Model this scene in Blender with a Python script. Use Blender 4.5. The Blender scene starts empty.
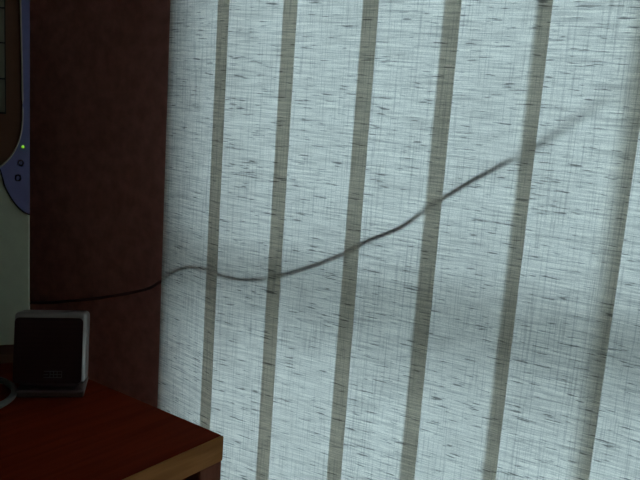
import bpy, bmesh, math, random
from mathutils import Vector, Matrix

random.seed(7)
scene = bpy.context.scene
COL = scene.collection

# ------------------------------------------------------------------ camera
cam_data = bpy.data.cameras.new('camera')
cam_data.sensor_width = 36.0
cam_data.lens = 45.0                      # 800 px focal length at 640 px width
cam_data.clip_start = 0.02
cam = bpy.data.objects.new('camera', cam_data)
COL.objects.link(cam)
psi, th, rho = math.radians(25.85), math.radians(11.0), math.radians(4.03)
fwd = Vector((-math.sin(psi) * math.cos(th), math.cos(psi) * math.cos(th), -math.sin(th)))
rgt = Vector((math.cos(psi), math.sin(psi), 0))
upv = rgt.cross(fwd)
rgt, upv = (rgt * math.cos(rho) + upv * math.sin(rho), -rgt * math.sin(rho) + upv * math.cos(rho))
M = Matrix((rgt, upv, -fwd)).transposed().to_4x4()
M.translation = Vector((0, 0, 1.17))
cam.matrix_world = M
scene.camera = cam

# ------------------------------------------------------------------ sky and exposure
world = bpy.data.worlds.new('overcast_sky')
scene.world = world
world.use_nodes = True
bg = world.node_tree.nodes['Background']
bg.inputs['Color'].default_value = (0.54, 0.74, 0.93, 1)
bg.inputs['Strength'].default_value = 5.5
vs = scene.view_settings
vs.view_transform = 'Standard'
vs.look = 'None'
vs.gamma = 1.0
vs.exposure = 0.0
vs.use_curve_mapping = False


# ------------------------------------------------------------------ material helpers
def new_mat(name):
    m = bpy.data.materials.new(name)
    m.use_nodes = True
    return m, m.node_tree.nodes, m.node_tree.links


def plain(name, col, rough=0.6, var=0.12, scale=40.0, bump=0.0, spec=0.5):
    m, N, L = new_mat(name)
    p = N['Principled BSDF']
    p.inputs['Roughness'].default_value = rough
    p.inputs['Specular IOR Level'].default_value = spec
    tc = N.new('ShaderNodeTexCoord')
    nz = N.new('ShaderNodeTexNoise')
    nz.inputs['Scale'].default_value = scale
    nz.inputs['Detail'].default_value = 4
    L.new(tc.outputs['Object'], nz.inputs['Vector'])
    cr = N.new('ShaderNodeValToRGB')
    cr.color_ramp.elements[0].position = 0.3
    cr.color_ramp.elements[1].position = 0.7
    cr.color_ramp.elements[0].color = tuple(c * (1 - var) for c in col) + (1,)
    cr.color_ramp.elements[1].color = tuple(min(1, c * (1 + var)) for c in col) + (1,)
    L.new(nz.outputs['Fac'], cr.inputs['Fac'])
    L.new(cr.outputs['Color'], p.inputs['Base Color'])
    if bump:
        b = N.new('ShaderNodeBump')
        b.inputs['Strength'].default_value = bump
        b.inputs['Distance'].default_value = 0.002
        L.new(nz.outputs['Fac'], b.inputs['Height'])
        L.new(b.outputs['Normal'], p.inputs['Normal'])
    return m


def wood(name, dark, light, rough=0.45, scale=(2.5, 40.0, 40.0), spec=0.5):
    m, N, L = new_mat(name)
    p = N['Principled BSDF']
    p.inputs['Roughness'].default_value = rough
    p.inputs['Specular IOR Level'].default_value = spec
    tc = N.new('ShaderNodeTexCoord')
    mp = N.new('ShaderNodeMapping')
    mp.inputs['Scale'].default_value = scale
    nz = N.new('ShaderNodeTexNoise')
    nz.inputs['Scale'].default_value = 2.0
    nz.inputs['Detail'].default_value = 6
    nz.inputs['Distortion'].default_value = 0.6
    L.new(tc.outputs['Object'], mp.inputs['Vector'])
    L.new(mp.outputs['Vector'], nz.inputs['Vector'])
    cr = N.new('ShaderNodeValToRGB')
    cr.color_ramp.elements[0].position = 0.35
    cr.color_ramp.elements[1].position = 0.68
    cr.color_ramp.elements[0].color = dark + (1,)
    cr.color_ramp.elements[1].color = light + (1,)
    L.new(nz.outputs['Fac'], cr.inputs['Fac'])
    L.new(cr.outputs['Color'], p.inputs['Base Color'])
    b = N.new('ShaderNodeBump')
    b.inputs['Strength'].default_value = 0.08
    b.inputs['Distance'].default_value = 0.001
    L.new(nz.outputs['Fac'], b.inputs['Height'])
    L.new(b.outputs['Normal'], p.inputs['Normal'])
    return m


def fabric_material():
    """slubby linen look: weft streaks, thick dark slubs, sparse warp lines; translucent and diffuse"""
    m, N, L = new_mat('slubby_linen')
    N.remove(N['Principled BSDF'])
    out = N['Material Output']
    tc = N.new('ShaderNodeTexCoord')
    oi = N.new('ShaderNodeObjectInfo')
    off = N.new('ShaderNodeCombineXYZ')
    mul = N.new('ShaderNodeMath')
    mul.operation = 'MULTIPLY'
    mul.inputs[1].default_value = 57.3
    L.new(oi.outputs['Random'], mul.inputs[0])
    L.new(mul.outputs[0], off.inputs['Y'])

    def layer(scale, p0, p1, v0, v1, detail=2.0, shift=0.0, dist=0.0):
        mp = N.new('ShaderNodeVectorMath')
        mp.operation = 'MULTIPLY_ADD'
        mp.inputs[1].default_value = scale
        L.new(tc.outputs['Object'], mp.inputs[0])
        L.new(off.outputs[0], mp.inputs[2])
        ad = N.new('ShaderNodeVectorMath')
        ad.operation = 'ADD'
        ad.inputs[1].default_value = (shift, shift * 1.7, shift * 0.3)
        L.new(mp.outputs[0], ad.inputs[0])
        nz = N.new('ShaderNodeTexNoise')
        nz.inputs['Scale'].default_value = 1.0
        nz.inputs['Detail'].default_value = detail
        nz.inputs['Distortion'].default_value = dist
        L.new(ad.outputs[0], nz.inputs['Vector'])
        mr = N.new('ShaderNodeMapRange')
        mr.inputs['From Min'].default_value = p0
        mr.inputs['From Max'].default_value = p1
        mr.inputs['To Min'].default_value = v0
        mr.inputs['To Max'].default_value = v1
        L.new(nz.outputs['Fac'], mr.inputs['Value'])
        return mr.outputs['Result']

    layers = [
        layer((26, 0, 760), 0.34, 0.66, 0.78, 1.16, 3.0),               # fine weft yarns
        layer((16, 0, 430), 0.56, 0.70, 1.0, 0.72, 2.0, 11.0),          # long grey streaks
        layer((40, 0, 430), 0.615, 0.71, 1.0, 0.32, 2.0, 23.0),          # short dark slubs
        layer((620, 0, 16), 0.52, 0.68, 1.0, 0.76, 2.0, 37.0),          # sparse warp lines
        layer((900, 0, 900), 0.35, 0.65, 0.90, 1.10, 1.0, 71.0),        # yarn grain
        layer((9, 0, 14), 0.3, 0.7, 0.95, 1.05, 2.0, 51.0),             # broad unevenness
    ]
    cur = layers[0]
    for s in layers[1:]:
        mm = N.new('ShaderNodeMath')
        mm.operation = 'MULTIPLY'
        L.new(cur, mm.inputs[0])
        L.new(s, mm.inputs[1])
        cur = mm.outputs[0]

    def tint(col):
        v = N.new('ShaderNodeVectorMath')
        v.operation = 'SCALE'
        v.inputs[0].default_value = col
        L.new(cur, v.inputs['Scale'])
        return v.outputs['Vector']
    tr = N.new('ShaderNodeBsdfTranslucent')
    df = N.new('ShaderNodeBsdfDiffuse')
    L.new(tint((0.44, 0.405, 0.345)), tr.inputs['Color'])
    L.new(tint((0.30, 0.29, 0.26)), df.inputs['Color'])
    ad = N.new('ShaderNodeAddShader')
    L.new(tr.outputs[0], ad.inputs[0])
    L.new(df.outputs[0], ad.inputs[1])
    L.new(ad.outputs[0], out.inputs['Surface'])
    return m


def glass_material():
    m, N, L = new_mat('window_glass')
    N.remove(N['Principled BSDF'])
    out = N['Material Output']
    t = N.new('ShaderNodeBsdfTransparent')
    t.inputs['Color'].default_value = (0.95, 0.97, 0.96, 1)
    g = N.new('ShaderNodeBsdfGlossy')
    g.inputs['Roughness'].default_value = 0.02
    fr = N.new('ShaderNodeFresnel')
    fr.inputs['IOR'].default_value = 1.45
    mx = N.new('ShaderNodeMixShader')
    L.new(fr.outputs[0], mx.inputs[0])
    L.new(t.outputs[0], mx.inputs[1])
    L.new(g.outputs[0], mx.inputs[2])
    L.new(mx.outputs[0], out.inputs['Surface'])
    return m


def led_material():
    m, N, L = new_mat('green_led')
    p = N['Principled BSDF']
    p.inputs['Base Color'].default_value = (0.1, 0.6, 0.05, 1)
    p.inputs['Emission Color'].default_value = (0.38, 0.92, 0.06, 1)
    p.inputs['Emission Strength'].default_value = 0.5
    return m


def grille_material():
    m, N, L = new_mat('black_speaker_mesh')
    p = N['Principled BSDF']
    p.inputs['Roughness'].default_value = 0.9
    p.inputs['Specular IOR Level'].default_value = 0.1
    tc = N.new('ShaderNodeTexCoord')
    vo = N.new('ShaderNodeTexVoronoi')
    vo.inputs['Scale'].default_value = 700
    vo.inputs['Randomness'].default_value = 0.0
    L.new(tc.outputs['Object'], vo.inputs['Vector'])
    cr = N.new('ShaderNodeValToRGB')
    cr.color_ramp.elements[0].color = (0.035, 0.012, 0.012, 1)
    cr.color_ramp.elements[1].color = (0.075, 0.035, 0.034, 1)
    L.new(vo.outputs['Distance'], cr.inputs['Fac'])
    L.new(cr.outputs['Color'], p.inputs['Base Color'])
    return m


MAT = {
    'wall': plain('brown_painted_wall', (0.55, 0.245, 0.205), 0.9, 0.16, 60, 0.25, 0.2),
    'room': plain('warm_room_paint', (0.74, 0.64, 0.56), 0.9, 0.05, 20, 0.1, 0.2),
    'ceiling': plain('ceiling_paint', (0.80, 0.76, 0.70), 0.9, 0.04, 20, 0.1, 0.2),
    'floor': plain('dark_carpet', (0.30, 0.20, 0.14), 0.95, 0.25, 120, 0.4, 0.1),
    'ground': plain('outdoor_paving', (0.33, 0.34, 0.33), 0.9, 0.15, 6, 0.2),
    'frame': plain('white_window_frame', (0.55, 0.56, 0.55), 0.45, 0.03, 20),
    'glass': glass_material(),
    'fabric': fabric_material(),
    'rail': plain('aluminium_rail', (0.6, 0.6, 0.6), 0.4, 0.03, 20),
    'cable': plain('black_cable_sheath', (0.22, 0.09, 0.08), 0.55, 0.1, 60),
    'top': wood('red_brown_desktop', (0.16, 0.017, 0.005), (0.225, 0.028, 0.009), 0.7, (40, 3, 40), 0.03),
    'edge': wood('light_wood_edging', (0.36, 0.135, 0.034), (0.52, 0.21, 0.06), 0.6, (40, 4, 40), 0.1),
    'leg': wood('red_brown_leg', (0.22, 0.060, 0.032), (0.29, 0.09, 0.05), 0.6, (30, 30, 3), 0.1),
    'speaker': plain('grey_speaker_plastic', (0.42, 0.38, 0.37), 0.35, 0.04, 80, 0, 0.3),
    'speaker_base': plain('dark_speaker_base', (0.16, 0.11, 0.105), 0.5, 0.04, 80, 0, 0.3),
    'grille': grille_material(),
    'badge': plain('grey_badge_print', (0.16, 0.15, 0.14), 0.5, 0.02, 80),
    'case': plain('pale_grey_case_plastic', (0.60, 0.64, 0.49), 0.55, 0.04, 60, 0.05, 0.3),
    'case_side': plain('beige_case_steel', (0.30, 0.29, 0.25), 0.5, 0.04, 60, 0, 0.3),
    'smoke': plain('smoky_brown_plastic', (0.17, 0.08, 0.05), 0.5, 0.06, 60, 0, 0.2),
    'bay': plain('grey_bay_cover', (0.21, 0.20, 0.15), 0.55, 0.05, 60, 0, 0.2),
    'blue': plain('blue_plastic_wing', (0.24, 0.24, 0.50), 0.5, 0.04, 60, 0, 0.25),
    'trim': plain('pale_trim_line', (0.52, 0.44, 0.33), 0.5, 0.03, 60),
    'mark': plain('dark_red_icon', (0.05, 0.02, 0.022), 0.6, 0.05, 60, 0, 0.2),
    'seam': plain('dark_seam', (0.03, 0.028, 0.025), 0.7, 0.05, 60, 0, 0.2),
    'led': led_material(),
    'loop': plain('grey_cable_loop', (0.20, 0.185, 0.165), 0.55, 0.06, 80, 0, 0.3),
    'plinth': plain('tan_foot', (0.17, 0.085, 0.05), 0.6, 0.06, 60, 0, 0.2),
}

MAT['speaker'].node_tree.nodes['Principled BSDF'].inputs['Metallic'].default_value = 0.6      # silver painted plastic

# ------------------------------------------------------------------ mesh helpers
def obj(name, bm, mat, parent=None, smooth=False, loc=None, rotz=0.0):
    bmesh.ops.recalc_face_normals(bm, faces=bm.faces)
    me = bpy.data.meshes.new(name)
    bm.to_mesh(me)
    bm.free()
    if smooth:
        for p in me.polygons:
            p.use_smooth = True
    me.materials.append(MAT[mat])
    o = bpy.data.objects.new(name, me)
    COL.objects.link(o)
    if loc:
        o.location = loc
    o.rotation_euler.z = rotz
    if parent:
        o.parent = parent
    return o


def box(bm, x0, x1, y0, y1, z0, z1, bevel=0.0, seg=2):
    r = bmesh.ops.create_cube(bm, size=1.0)
    vs_ = r['verts']
    for v in vs_:
        v.co = Vector(((x0 + x1) / 2 + v.co.x * (x1 - x0), (y0 + y1) / 2 + v.co.y * (y1 - y0),
                       (z0 + z1) / 2 + v.co.z * (z1 - z0)))
    if bevel:
        es = list({e for v in vs_ for e in v.link_edges})
        bmesh.ops.bevel(bm, geom=es, offset=bevel, segments=seg, affect='EDGES', profile=0.5)
    return bm


def mkbox(*a, **k):
    return box(bmesh.new(), *a, **k)


def prism(bm, pts, y0, y1):
    """polygon in local x/z, extruded from y0 to y1"""
    a = [bm.verts.new((x, y0, z)) for x, z in pts]
    b = [bm.verts.new((x, y1, z)) for x, z in pts]
    n = len(pts)
    bm.faces.new(a)
    bm.faces.new(b[::-1])
    for i in range(n):
        bm.faces.new((a[i], b[i], b[(i + 1) % n], a[(i + 1) % n]))
    return bm


def tube(bm, pts, r, seg=10, closed=False):
    pts = [Vector(p) for p in pts]
    n = len(pts)
    rings = []
    ref = Vector((0, 0, 1))
    for i, p in enumerate(pts):
        if closed:
            t = pts[(i + 1) % n] - pts[i - 1]
        else:
            t = pts[min(i + 1, n - 1)] - pts[max(i - 1, 0)]
        t.normalize()
        s = t.cross(ref)
        if s.length < 1e-4:
            s = t.cross(Vector((0, 1, 0)))
        s.normalize()
        q = s.cross(t)
        rings.append([bm.verts.new(p + (s * math.cos(a) + q * math.sin(a)) * r)
                      for a in (2 * math.pi * k / seg for k in range(seg))])
    for i in range(n if closed else n - 1):
        A, B = rings[i], rings[(i + 1) % n]
        for k in range(seg):
            bm.faces.new((A[k], A[(k + 1) % seg], B[(k + 1) % seg], B[k]))
    if not closed:
        bm.faces.new(rings[0])
        bm.faces.new(rings[-1][::-1])
    return bm


def catmull(P, sub=6):
    P = [Vector(p) for p in P]
    out = []
    for i in range(len(P) - 1):
        a = P[max(i - 1, 0)]
        b = P[i]
        c = P[i + 1]
        d = P[min(i + 2, len(P) - 1)]
        for k in range(sub):
            t = k / sub
            out.append(0.5 * ((2 * b) + (c - a) * t + (2 * a - 5 * b + 4 * c - d) * t * t
                              + (3 * b - a - 3 * c + d) * t ** 3))
    out.append(P[-1])
    return out


def thing(name, label, cat, loc=(0, 0, 0), rotz=0.0, group=None):
    o = bpy.data.objects.new(name, None)
    COL.objects.link(o)
    o.empty_display_size = 0.05
    o.location = loc
    o.rotation_euler.z = rotz
    o['label'] = label
    o['category'] = cat
    if group:
        o['group'] = group
    return o


def tag(o, label, cat, group=None):
    o['label'] = label
    o['category'] = cat
    if group:
        o['group'] = group
    return o


def structure(o, label=None):
    o['kind'] = 'structure'
    if label:
        o['label'] = label
    return o


# ------------------------------------------------------------------ the room
WALL_Y = 1.010            # room-side face of the window wall
WALL_T = 0.20
XL, XR, YB, H = -2.3, 1.9, -2.3, 2.45
OX0, OX1, OZ0, OZ1 = -0.713, 1.15, 0.10, 2.10     # window opening

bm = bmesh.new()
yw0, yw1 = WALL_Y, WALL_Y + WALL_T
box(bm, XL, OX0, yw0, yw1, 0, H)
box(bm, OX1, XR, yw0, yw1, 0, H)
box(bm, OX0, OX1, yw0, yw1, 0, OZ0)
box(bm, OX0, OX1, yw0, yw1, OZ1, H)
structure(obj('wall_window', bm, 'wall'), 'dark brown painted wall beside the window blind')
structure(obj('wall_left', mkbox(XL - 0.1, XL, YB, yw1, 0, H), 'room'), 'wall at the left of the room')
structure(obj('wall_right', mkbox(XR, XR + 0.1, YB, yw1, 0, H), 'room'), 'wall at the right of the room')
structure(obj('wall_back', mkbox(XL - 0.1, XR + 0.1, YB - 0.1, YB, 0, H), 'room'), 'wall behind the viewpoint')
structure(obj('floor', mkbox(XL - 0.1, XR + 0.1, YB - 0.1, yw1, -0.1, 0), 'floor'), 'dark carpeted floor')
structure(obj('ceiling', mkbox(XL - 0.1, XR + 0.1, YB - 0.1, yw1, H, H + 0.1), 'ceiling'), 'plain ceiling of the room')
structure(obj('ground', mkbox(-12, 12, yw1 + 0.001, 25, -0.3, -0.2), 'ground'), 'paved ground outside the window')

# window: frame, rail, mullion, panes
win = bpy.data.objects.new('window_1', None)
COL.objects.link(win)
win.location = ((OX0 + OX1) / 2, WALL_Y + 0.11, OZ0)
structure(win, 'tall window behind the vertical blind')
wy0, wy1 = -0.03, 0.03
hw, hh = (OX1 - OX0) / 2, OZ1 - OZ0
FR = 0.035
obj('frame_side', mkbox(-hw, -hw + FR, wy0, wy1, 0, hh, bevel=0.003), 'frame', win)
obj('frame_side', mkbox(hw - FR, hw, wy0, wy1, 0, hh, bevel=0.003), 'frame', win)
obj('frame_head', mkbox(-hw + FR, hw - FR, wy0, wy1, hh - FR, hh, bevel=0.003), 'frame', win)
obj('frame_sill', mkbox(-hw + FR, hw - FR, wy0, wy1, 0, FR, bevel=0.003), 'frame', win)
RZ = 1.17 - 0.246 - OZ0
MX = 0.12
obj('mullion', mkbox(MX - 0.02, MX + 0.02, wy0, wy1, FR, hh - FR, bevel=0.003), 'frame', win)
for xa, xb in ((-hw + FR, MX - 0.02), (MX + 0.02, hw - FR)):
    obj('glazing_rail', mkbox(xa, xb, -0.065, 0.02, RZ - 0.026, RZ + 0.026, bevel=0.003), 'frame', win)
    for za, zb in ((FR, RZ - 0.02), (RZ + 0.02, hh - FR)):
        obj('pane', mkbox(xa, xb, -0.002, 0.002, za, zb), 'glass', win)

# ------------------------------------------------------------------ vertical blind
D = 0.948
W = 0.127
SLATS = {0: (17.0, -0.0095, 1.045), 1: (1.1, -0.003, 0.975), 2: (1.1, -0.003, 1.065), 4: (2.0, -0.003, 1.0), 5: (3.0, -0.003, 1.0), 6: (8.0, -0.003, 1.0)}   # turn, depth, stretch
right_edges = [-0.6142, -0.5139, -0.4000, -0.2950, -0.1895, -0.0804]
while right_edges[-1] < OX1 + 0.02:
    right_edges.append(right_edges[-1] + 0.108)
Z_TOP, Z_BOT = 2.16, 0.05
blind = thing('vertical_blind', 'pale slubby linen vertical blind drawn across the bright window', 'blind',
              (0.25, D, Z_BOT))
obj('head_rail', mkbox(-1.02, 1.02, -0.02, 0.02, Z_TOP - Z_BOT + 0.005, Z_TOP - Z_BOT + 0.045, bevel=0.004), 'rail', blind)


def slat_mesh(nx=8, nz=30):
    bm = bmesh.new()
    hgt = Z_TOP - Z_BOT
    vv = [[bm.verts.new((-W * (1 - i / nx), 0.0012 * math.sin(math.pi * i / nx), hgt * j / nz)) for i in range(nx + 1)]
          for j in range(nz + 1)]
    for j in range(nz):
        for i in range(nx):
            bm.faces.new((vv[j][i], vv[j][i + 1], vv[j + 1][i + 1], vv[j + 1][i]))
    return bm


slat0 = None
slat_geo = []
for k, xr in enumerate(right_edges):
    deg, dy, sx = SLATS.get(k, (1.1, -0.003, 1.0))
    slat_geo.append((math.radians(deg), D + dy, W * sx))
    if slat0 is None:
        s = slat0 = obj('slat', slat_mesh(), 'fabric', blind, smooth=True)
    else:
        s = slat0.copy()
        COL.objects.link(s)
        s.parent = blind
    s.location = (xr - 0.25, dy, 0.0)
    s.scale.x = sx
    s.rotation_euler.z = -math.radians(deg)


# ------------------------------------------------------------------ cable hanging behind the blind
def slat_back(x):
    """depth of the rearmost slat surface at x"""
    for k, xr in enumerate(right_edges[:-1]):
        an, yn, wn = slat_geo[k + 1]
        left = right_edges[k + 1] - wn * math.cos(an)
        a0, y0, w0 = slat_geo[k]
        if x < left - 0.006:
            return y0 + max(0.0, xr - x) * math.tan(a0) + 0.0012
        if x < left + 0.003:
            return max(y0 + max(0.0, xr - x) * math.tan(a0), yn + wn * math.sin(an)) + 0.0012
    return D


CABLE_R = 0.0025
wall_part = [(-1.20, 1.0068, 0.742), (-1.0478, 1.0068, 0.7551), (-0.9546, 1.0068, 0.7761), (-0.8885, 1.0068, 0.7935),
             (-0.8255, 1.0065, 0.8136), (-0.7828, 1.001, 0.8302), (-0.7558, 0.9885, 0.8462)]
run = [(-0.7400, 0.8545), (-0.7275, 0.8625), (-0.7145, 0.8719), (-0.7020, 0.8795), (-0.6880, 0.886), (-0.6738, 0.8906), (-0.6585, 0.8931), (-0.6340, 0.8934),
       (-0.6119, 0.8902), (-0.5863, 0.8894), (-0.5614, 0.8929), (-0.5403, 0.898), (-0.5214, 0.9056), (-0.4906, 0.9186),
       (-0.4608, 0.9326), (-0.432, 0.9483), (-0.4042, 0.9663), (-0.3879, 0.9768), (-0.3663, 0.9879), (-0.3479, 0.9984),
       (-0.3315, 1.0117), (-0.3133, 1.0295), (-0.295, 1.0432), (-0.2772, 1.0567), (-0.2596, 1.0698), (-0.2423, 1.0815),
       (-0.2199, 1.0971), (-0.1979, 1.1123), (-0.1769, 1.1295), (-0.1566, 1.1484), (-0.1368, 1.1657), (-0.1174, 1.1826),
       (-0.0716, 1.2261), (0.0, 1.29), (0.12, 1.40), (0.25, 1.52)]
pts = list(wall_part)
dense = catmull([(x, 0, z) for x, z in run], 4)
for p in dense:
    x = p.x
    gap = CABLE_R + 0.0008
    if x > -0.27:
        gap += 0.016 * ((x + 0.27) / 0.16) ** 1.7 if x < -0.11 else 0.016 + 0.20 * (x + 0.11)
    pts.append((x, min(slat_back(x) + gap, 1.072), p.z))
# soften the steps where the cable passes from one slat to the next
sm = [Vector(p) for p in pts]
n0 = len(wall_part)
for _ in range(2):
    ys = [p.y for p in sm]
    for i in range(n0, len(sm) - 1):
        sm[i].y = max(ys[i], (ys[i - 1] + ys[i] * 2 + ys[i + 1]) / 4)
cb = obj('cable', tube(bmesh.new(), catmull(sm, 2), CABLE_R, 10), 'cable', smooth=True)
tag(cb, 'thin dark cable strung along the wall and up behind the blind slats', 'cable')

# ------------------------------------------------------------------ desk
DZ = 0.74
desk = thing('desk', 'red-brown wooden desk with light wood edging standing before the blind', 'desk',
             (-0.4896, 0.780, 0.0), math.radians(-10.0))
LEN, DEP, TH = 1.02, 0.66, 0.033          # local: corner at origin, desk runs to -x and -y
bm = mkbox(-LEN, -0.004, -DEP, 0, DZ - TH, DZ, bevel=0.0015)
obj('tabletop', bm, 'top', desk)
obj('edge_band', mkbox(-0.004, 0.0, -DEP, 0, DZ - TH, DZ - 0.0005, bevel=0.0012), 'edge', desk)
obj('edge_band', mkbox(-LEN - 0.004, -LEN, -DEP, 0, DZ - TH, DZ - 0.0005, bevel=0.0012), 'edge', desk)
for lx in (-0.0405, -LEN + 0.003):
    for ly in (-0.039, -DEP + 0.004):
        obj('leg', mkbox(lx, lx + 0.04, ly, ly + 0.038, 0.0, DZ - TH, bevel=0.002), 'leg', desk)
obj('apron', mkbox(-LEN + 0.043, -0.043, -0.030, -0.012, DZ - TH - 0.07, DZ - TH), 'leg', desk)
obj('apron', mkbox(-LEN + 0.043, -0.043, -DEP + 0.012, -DEP + 0.030, DZ - TH - 0.07, DZ - TH), 'leg', desk)

# ------------------------------------------------------------------ loudspeaker
spk = thing('desktop_speaker', 'small grey desktop loudspeaker with dark mesh front on the desk', 'speaker',
            (-0.7585, 0.7665, DZ), math.radians(37.0))
SW, SH, SD = 0.091, 0.094, 0.056
tilt = Matrix.Rotation(math.radians(-13.0), 4, 'X')
place = Matrix.Translation((0, -0.032, 0.020)) @ tilt        # front bottom edge of the cabinet


def put(bm, mat4):
    bmesh.ops.transform(bm, matrix=mat4, verts=bm.verts)
    return bm


def rounded_rect(w, h, r, n=6, cx=0.0, cz=0.0):
    out = []
    for sx, sz, a0 in ((1, 1, 0), (-1, 1, 90), (-1, -1, 180), (1, -1, 270)):
        for k in range(n + 1):
            a = math.radians(a0 + 90 * k / n)
            out.append((cx + sx * (w / 2 - r) + r * math.cos(a), cz + sz * (h / 2 - r) + r * math.sin(a)))
    return out


bm = mkbox(-SW / 2, SW / 2, 0, SD, 0, SH, bevel=0.006, seg=4)
obj('housing', put(bm, place), 'speaker', spk, smooth=True)
bm = prism(bmesh.new(), rounded_rect(SW - 0.005, SH - 0.008, 0.006, cx=-0.0015, cz=SH / 2 - 0.003), -0.0015, 0.006)
gr = obj('mesh_grille', put(bm, place), 'grille', spk)
# small unreadable badge low on the mesh
bm = bmesh.new()
bx0, bx1, bz0, bz1 = -0.006, 0.017, 0.0085, 0.0175
t_ = 0.0008
for a in ((bx0, bx1, bz0, bz0 + t_), (bx0, bx1, bz1 - t_, bz1), (bx1 - t_, bx1, bz0, bz1),
          (bx0, -0.0005, 0.0125, 0.0125 + t_), (0.0015, 0.0023, bz0, bz1), (0.006, 0.0068, bz0, bz1),
          (0.0105, 0.0113, bz0, bz1), (0.0015, 0.0165, 0.0125, 0.0125 + t_)):
    box(bm, a[0], a[1], -0.0021, -0.0010, a[2], a[3])
obj('badge', put(bm, place), 'badge', gr)
bm = mkbox(-0.036, 0.036, -0.016, 0.030, 0.008, 0.030, bevel=0.003)
obj('neck', bm, 'speaker_base', spk)
bm = mkbox(-0.041, 0.045, -0.030, 0.032, 0.0, 0.010, bevel=0.003, seg=3)
obj('base', bm, 'speaker_base', spk)

# ------------------------------------------------------------------ computer tower
TA = math.radians(48.5)
TW, TDEP, TBOT, TTOP = 0.21, 0.262, 0.03, 0.532
tow = thing('computer_tower', 'pale grey computer tower with blue side wing and green power light', 'computer',
            (-0.8505, 0.8165, DZ), TA)
# local: origin at the right front bottom edge, x to the left is negative, front is -y, z from the desk
obj('case', mkbox(-TW + 0.003, -0.003, 0.022, TDEP, TBOT, TTOP - 0.004, bevel=0.004), 'case_side', tow)
front = obj('front_panel', mkbox(-TW, 0, 0.004, 0.022, TBOT, TTOP, bevel=0.0025), 'case', tow)
Z0 = TBOT
trim = [(-0.0118, 0.4990), (-0.0118, 0.4822), (-0.0101, 0.4041), (-0.0092, 0.3373), (-0.0103, 0.3128), (-0.0142, 0.2948),
        (-0.0207, 0.2795), (-0.0284, 0.2682), (-0.0387, 0.2582), (-0.052, 0.2505), (-0.072, 0.2445), (-TW / 2, 0.2425)]
low = [(-0.0395, 0.2560), (-0.0375, 0.2513), (-0.0325, 0.232), (-0.0261, 0.2182), (-0.017, 0.2042), (-0.0079, 0.1958), (0.0, 0.1916)]


def zed(P):
    return [(x, z + Z0) for x, z in P]


def mirror(P):
    return [(-TW - x, z) for x, z in P]


tr = [(p.x, p.z) for p in catmull([(x, 0, z) for x, z in trim], 4)]
lw = [(p.x, p.z) for p in catmull([(x, 0, z) for x, z in low], 4)]
smoke = zed(tr + mirror(tr)[::-1][1:])
obj('recess_panel', prism(bmesh.new(), smoke, 0.0035, 0.010), 'smoke', tow)
cut = [p for p in tr if p[0] > -0.0392]
for s in (0, 1):
    poly = cut + lw + [(0.0, 0.4990)]
    P = zed(mirror(poly) if s else poly)
    wing = obj('side_wing', prism(bmesh.new(), P, 0.0020, 0.010), 'blue', tow)
    seam = zed(mirror(lw) if s else lw)
    obj('wing_seam', tube(bmesh.new(), [(x, 0.0026, z) for x, z in seam], 0.0011, 6), 'seam', wing)
    if s == 0:
        bm = bmesh.new()
        bmesh.ops.create_uvsphere(bm, u_segments=12, v_segments=8, radius=0.0021)
        put(bm, Matrix.Translation((-0.009, 0.0016, 0.2868 + Z0)))
        o = obj('power_light', bm, 'led', wing, smooth=True)
        o['label'] = 'lit green power light'
        bm = tube(bmesh.new(), [(-0.0117 + 0.0030 * math.cos(a), 0.0018, 0.2646 + Z0 + 0.0038 * math.sin(a))
                                for a in (2 * math.pi * k / 16 for k in range(16))], 0.0008, 6, closed=True)
        box(bm, -0.0122, -0.0112, 0.0010, 0.0024, 0.2646 + Z0, 0.2646 + Z0 + 0.0035)
        obj('power_symbol', bm, 'mark', wing)
        bm = tube(bmesh.new(), [(x - 0.0156, 0.0018, z + 0.2436 + Z0) for x, z in rounded_rect(0.0062, 0.0078, 0.0022, 3)],
                  0.0008, 6, closed=True)
        obj('drive_symbol', bm, 'mark', wing)
obj('recess_trim', tube(bmesh.new(), [(x, 0.0022, z) for x, z in zed(tr + mirror(tr)[::-1][1:])], 0.0011, 8), 'trim', tow, smooth=True)
for za, zb in ((0.4700, 0.4955), (0.4248, 0.4700), (0.3775, 0.4248), (0.3321, 0.3775)):
    bay = obj('bay_cover', mkbox(-TW + 0.0320, -0.0320, 0.0012, 0.008, za + Z0 + 0.0010, zb + Z0 - 0.0010, bevel=0.0006), 'bay', tow)
obj('bay_frame', mkbox(-TW + 0.0305, -0.0305, 0.0030, 0.0075, 0.3306 + Z0, 0.4965 + Z0), 'seam', tow)
obj('plinth', mkbox(-TW + 0.012, -0.012, 0.012, TDEP - 0.01, 0.012, TBOT, bevel=0.002), 'plinth', tow)
for fx in (-0.045, -TW + 0.015):
    for fy in (0.010, TDEP - 0.05):
        obj('foot', mkbox(fx, fx + 0.03, fy, fy + 0.035, 0.0, 0.013, bevel=0.002), 'plinth', tow)

# ------------------------------------------------------------------ loop of cable lying on the desk
R0 = 0.064
bm = tube(bmesh.new(), [(R0 * math.cos(a), R0 * math.sin(a), 0.0043) for a in (2 * math.pi * k / 56 for k in range(56))],
          0.0043, 10, closed=True)
lp = obj('cable_loop', bm, 'loop', smooth=True, loc=(-0.8275, 0.6790, DZ))
tag(lp, 'coiled loop of pale grey cable lying on the desk beside the speaker', 'cable')
